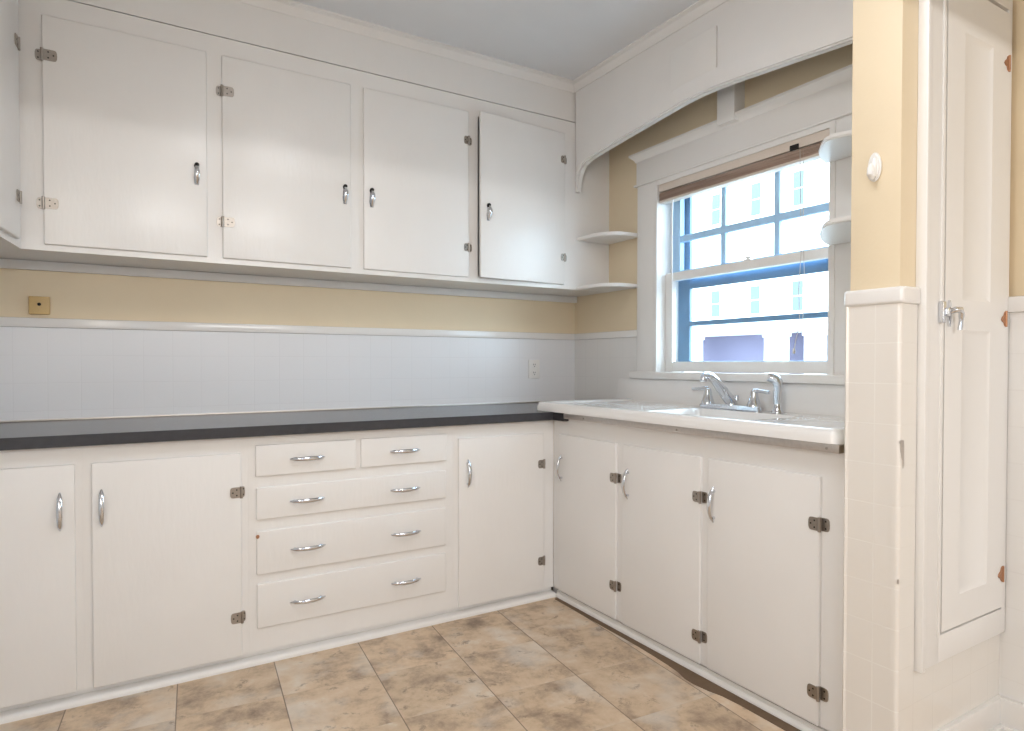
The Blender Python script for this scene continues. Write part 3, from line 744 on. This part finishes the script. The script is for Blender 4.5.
# ------------------------------------------------------------------ outdoors, seen through the window
struct('ground', bx(2.7, 70, -25, 70, -.75, -.60), 'street')
hs_ = thing('street_house', 'large white house across the street with porch, seen through the sink window', 'house', (38, 26, -.6))
HX, HP = 36.0, 33.5
m = MB(); m.box(HX, HX + 9, 10, 44, -.6, 16, bev=.02); m.obj('wall', 'siding', hs_)
m = MB(); m.prism([(9.2, 16), (44.8, 16), (27, 24)], 0, HX - .5, HX + 9.5); m.obj('roof', 'roof', hs_)
for yc in (25.0, 28.16, 31.5, 21.5, 18.0, 35.0):
    for z0, z1 in ((4.45, 6.28), (11.0, 13.1)):
        f = bx(HX - .10, HX + .02, yc - .50, yc + .50, z0 - .16, z1 + .16, bev=.01).obj('window', 'siding', hs_)
        m = MB(); m.box(HX - .14, HX - .09, yc - .36, yc + .36, z0, (z0 + z1) / 2 - .04); m.box(HX - .14, HX - .09, yc - .36, yc + .36, (z0 + z1) / 2 + .04, z1); m.obj('pane', 'houseglass', f)
m = MB(); m.box(HP - .2, HX, 12, 42, 3.05, 3.66, bev=.02); m.prism([(HP - .5, 3.66), (HX, 3.66), (HX, 4.15)], 1, 11.8, 42.2); m.obj('porch_roof', 'siding', hs_)
bx(HX - .08, HX - .01, 12, 42, -.6, 3.05).obj('porch_wall', 'porch', hs_)
for y0, y1 in ((30.9, 32.2), (24.2, 25.6), (21.8, 22.9), (16.0, 17.2), (37.5, 38.8)):
    m = MB(); m.box(HP, HP + .5, y0, y1, -.6, 3.05, bev=.02); m.box(HP - .08, HP + .58, y0 - .08, y1 + .08, 2.75, 3.05, bev=.02); m.obj('porch_column', 'siding', hs_)
bx(HP + .1, HX, 12, 42, -.58, .3).obj('porch_floor', 'siding', hs_)

# ------------------------------------------------------------------ camera
cam = bpy.data.cameras.new('camera'); co = bpy.data.objects.new('camera', cam); C.objects.link(co)
co.location = (0, 0, 1.1503)
yaw, pit = math.radians(31.09), math.radians(-.914)
co.rotation_euler = (PI / 2 + pit, math.radians(-.03), -yaw)
cam.sensor_width = 36; cam.lens = 638.9 / 1024 * 36; cam.shift_y = 7.78 / 1024
cam.clip_start = .02; cam.clip_end = 200
S.camera = co

# ------------------------------------------------------------------ light
w = bpy.data.worlds.new('sky'); S.world = w; w.use_nodes = True
bg = w.node_tree.nodes['Background']; bg.inputs[0].default_value = (.66, .85, 1.0, 1); bg.inputs[1].default_value = 11.5
sun = bpy.data.lights.new('sun', 'SUN'); sun.energy = 6; sun.angle = .01; sun.color = (1, .97, .92)
o = bpy.data.objects.new('sun', sun); C.objects.link(o); o.rotation_euler = Vector((.75, -.35, -.62)).to_track_quat('-Z', 'Y').to_euler()

def area(name, loc, direction, sx, sy, power, col):
    l = bpy.data.lights.new(name, 'AREA'); l.shape = 'RECTANGLE'; l.size = sx; l.size_y = sy; l.energy = power; l.color = col
    o = bpy.data.objects.new(name, l); C.objects.link(o); o.location = loc
    o.rotation_euler = Vector(direction).to_track_quat('-Z', 'Y').to_euler()
    return o
# unseen lights added behind the camera
area('shadow_edge_light', (.9, -2.95, 2.22), (0, 1, -.05), 1.6, .05, 47, (1, .98, .96))  # thin strip added for a crisp shadow edge on the upper doors
area('rear_warm_fill', (1.3, -1.9, 2.66), (0, 0, -1), 1.2, 1.2, 12, (1, .94, .86))  # added warm fill for the right wall and partition
area('rear_cool_fill', (XL + .03, -1.6, 1.35), (1, .25, 0), 1.3, 1.4, 14, (.62, .81, 1))  # added cool fill from the rear left
# warm fill added at the left wall to brighten the sink side
area('left_warm_fill', (XL + .03, .55, 1.62), (1, .15, 0), 1.0, 1.1, 26, (1, .93, .83))
# unseen overhead fill added to lift the kitchen
area('overhead_fill', (.85, .95, 2.67), (0, 0, -1), .6, .6, 14, (.95, .96, 1))

S.view_settings.view_transform = 'Standard'
S.view_settings.look = 'None'
S.view_settings.gamma = 1
S.view_settings.use_curve_mapping = False
S.view_settings.exposure = -0.13
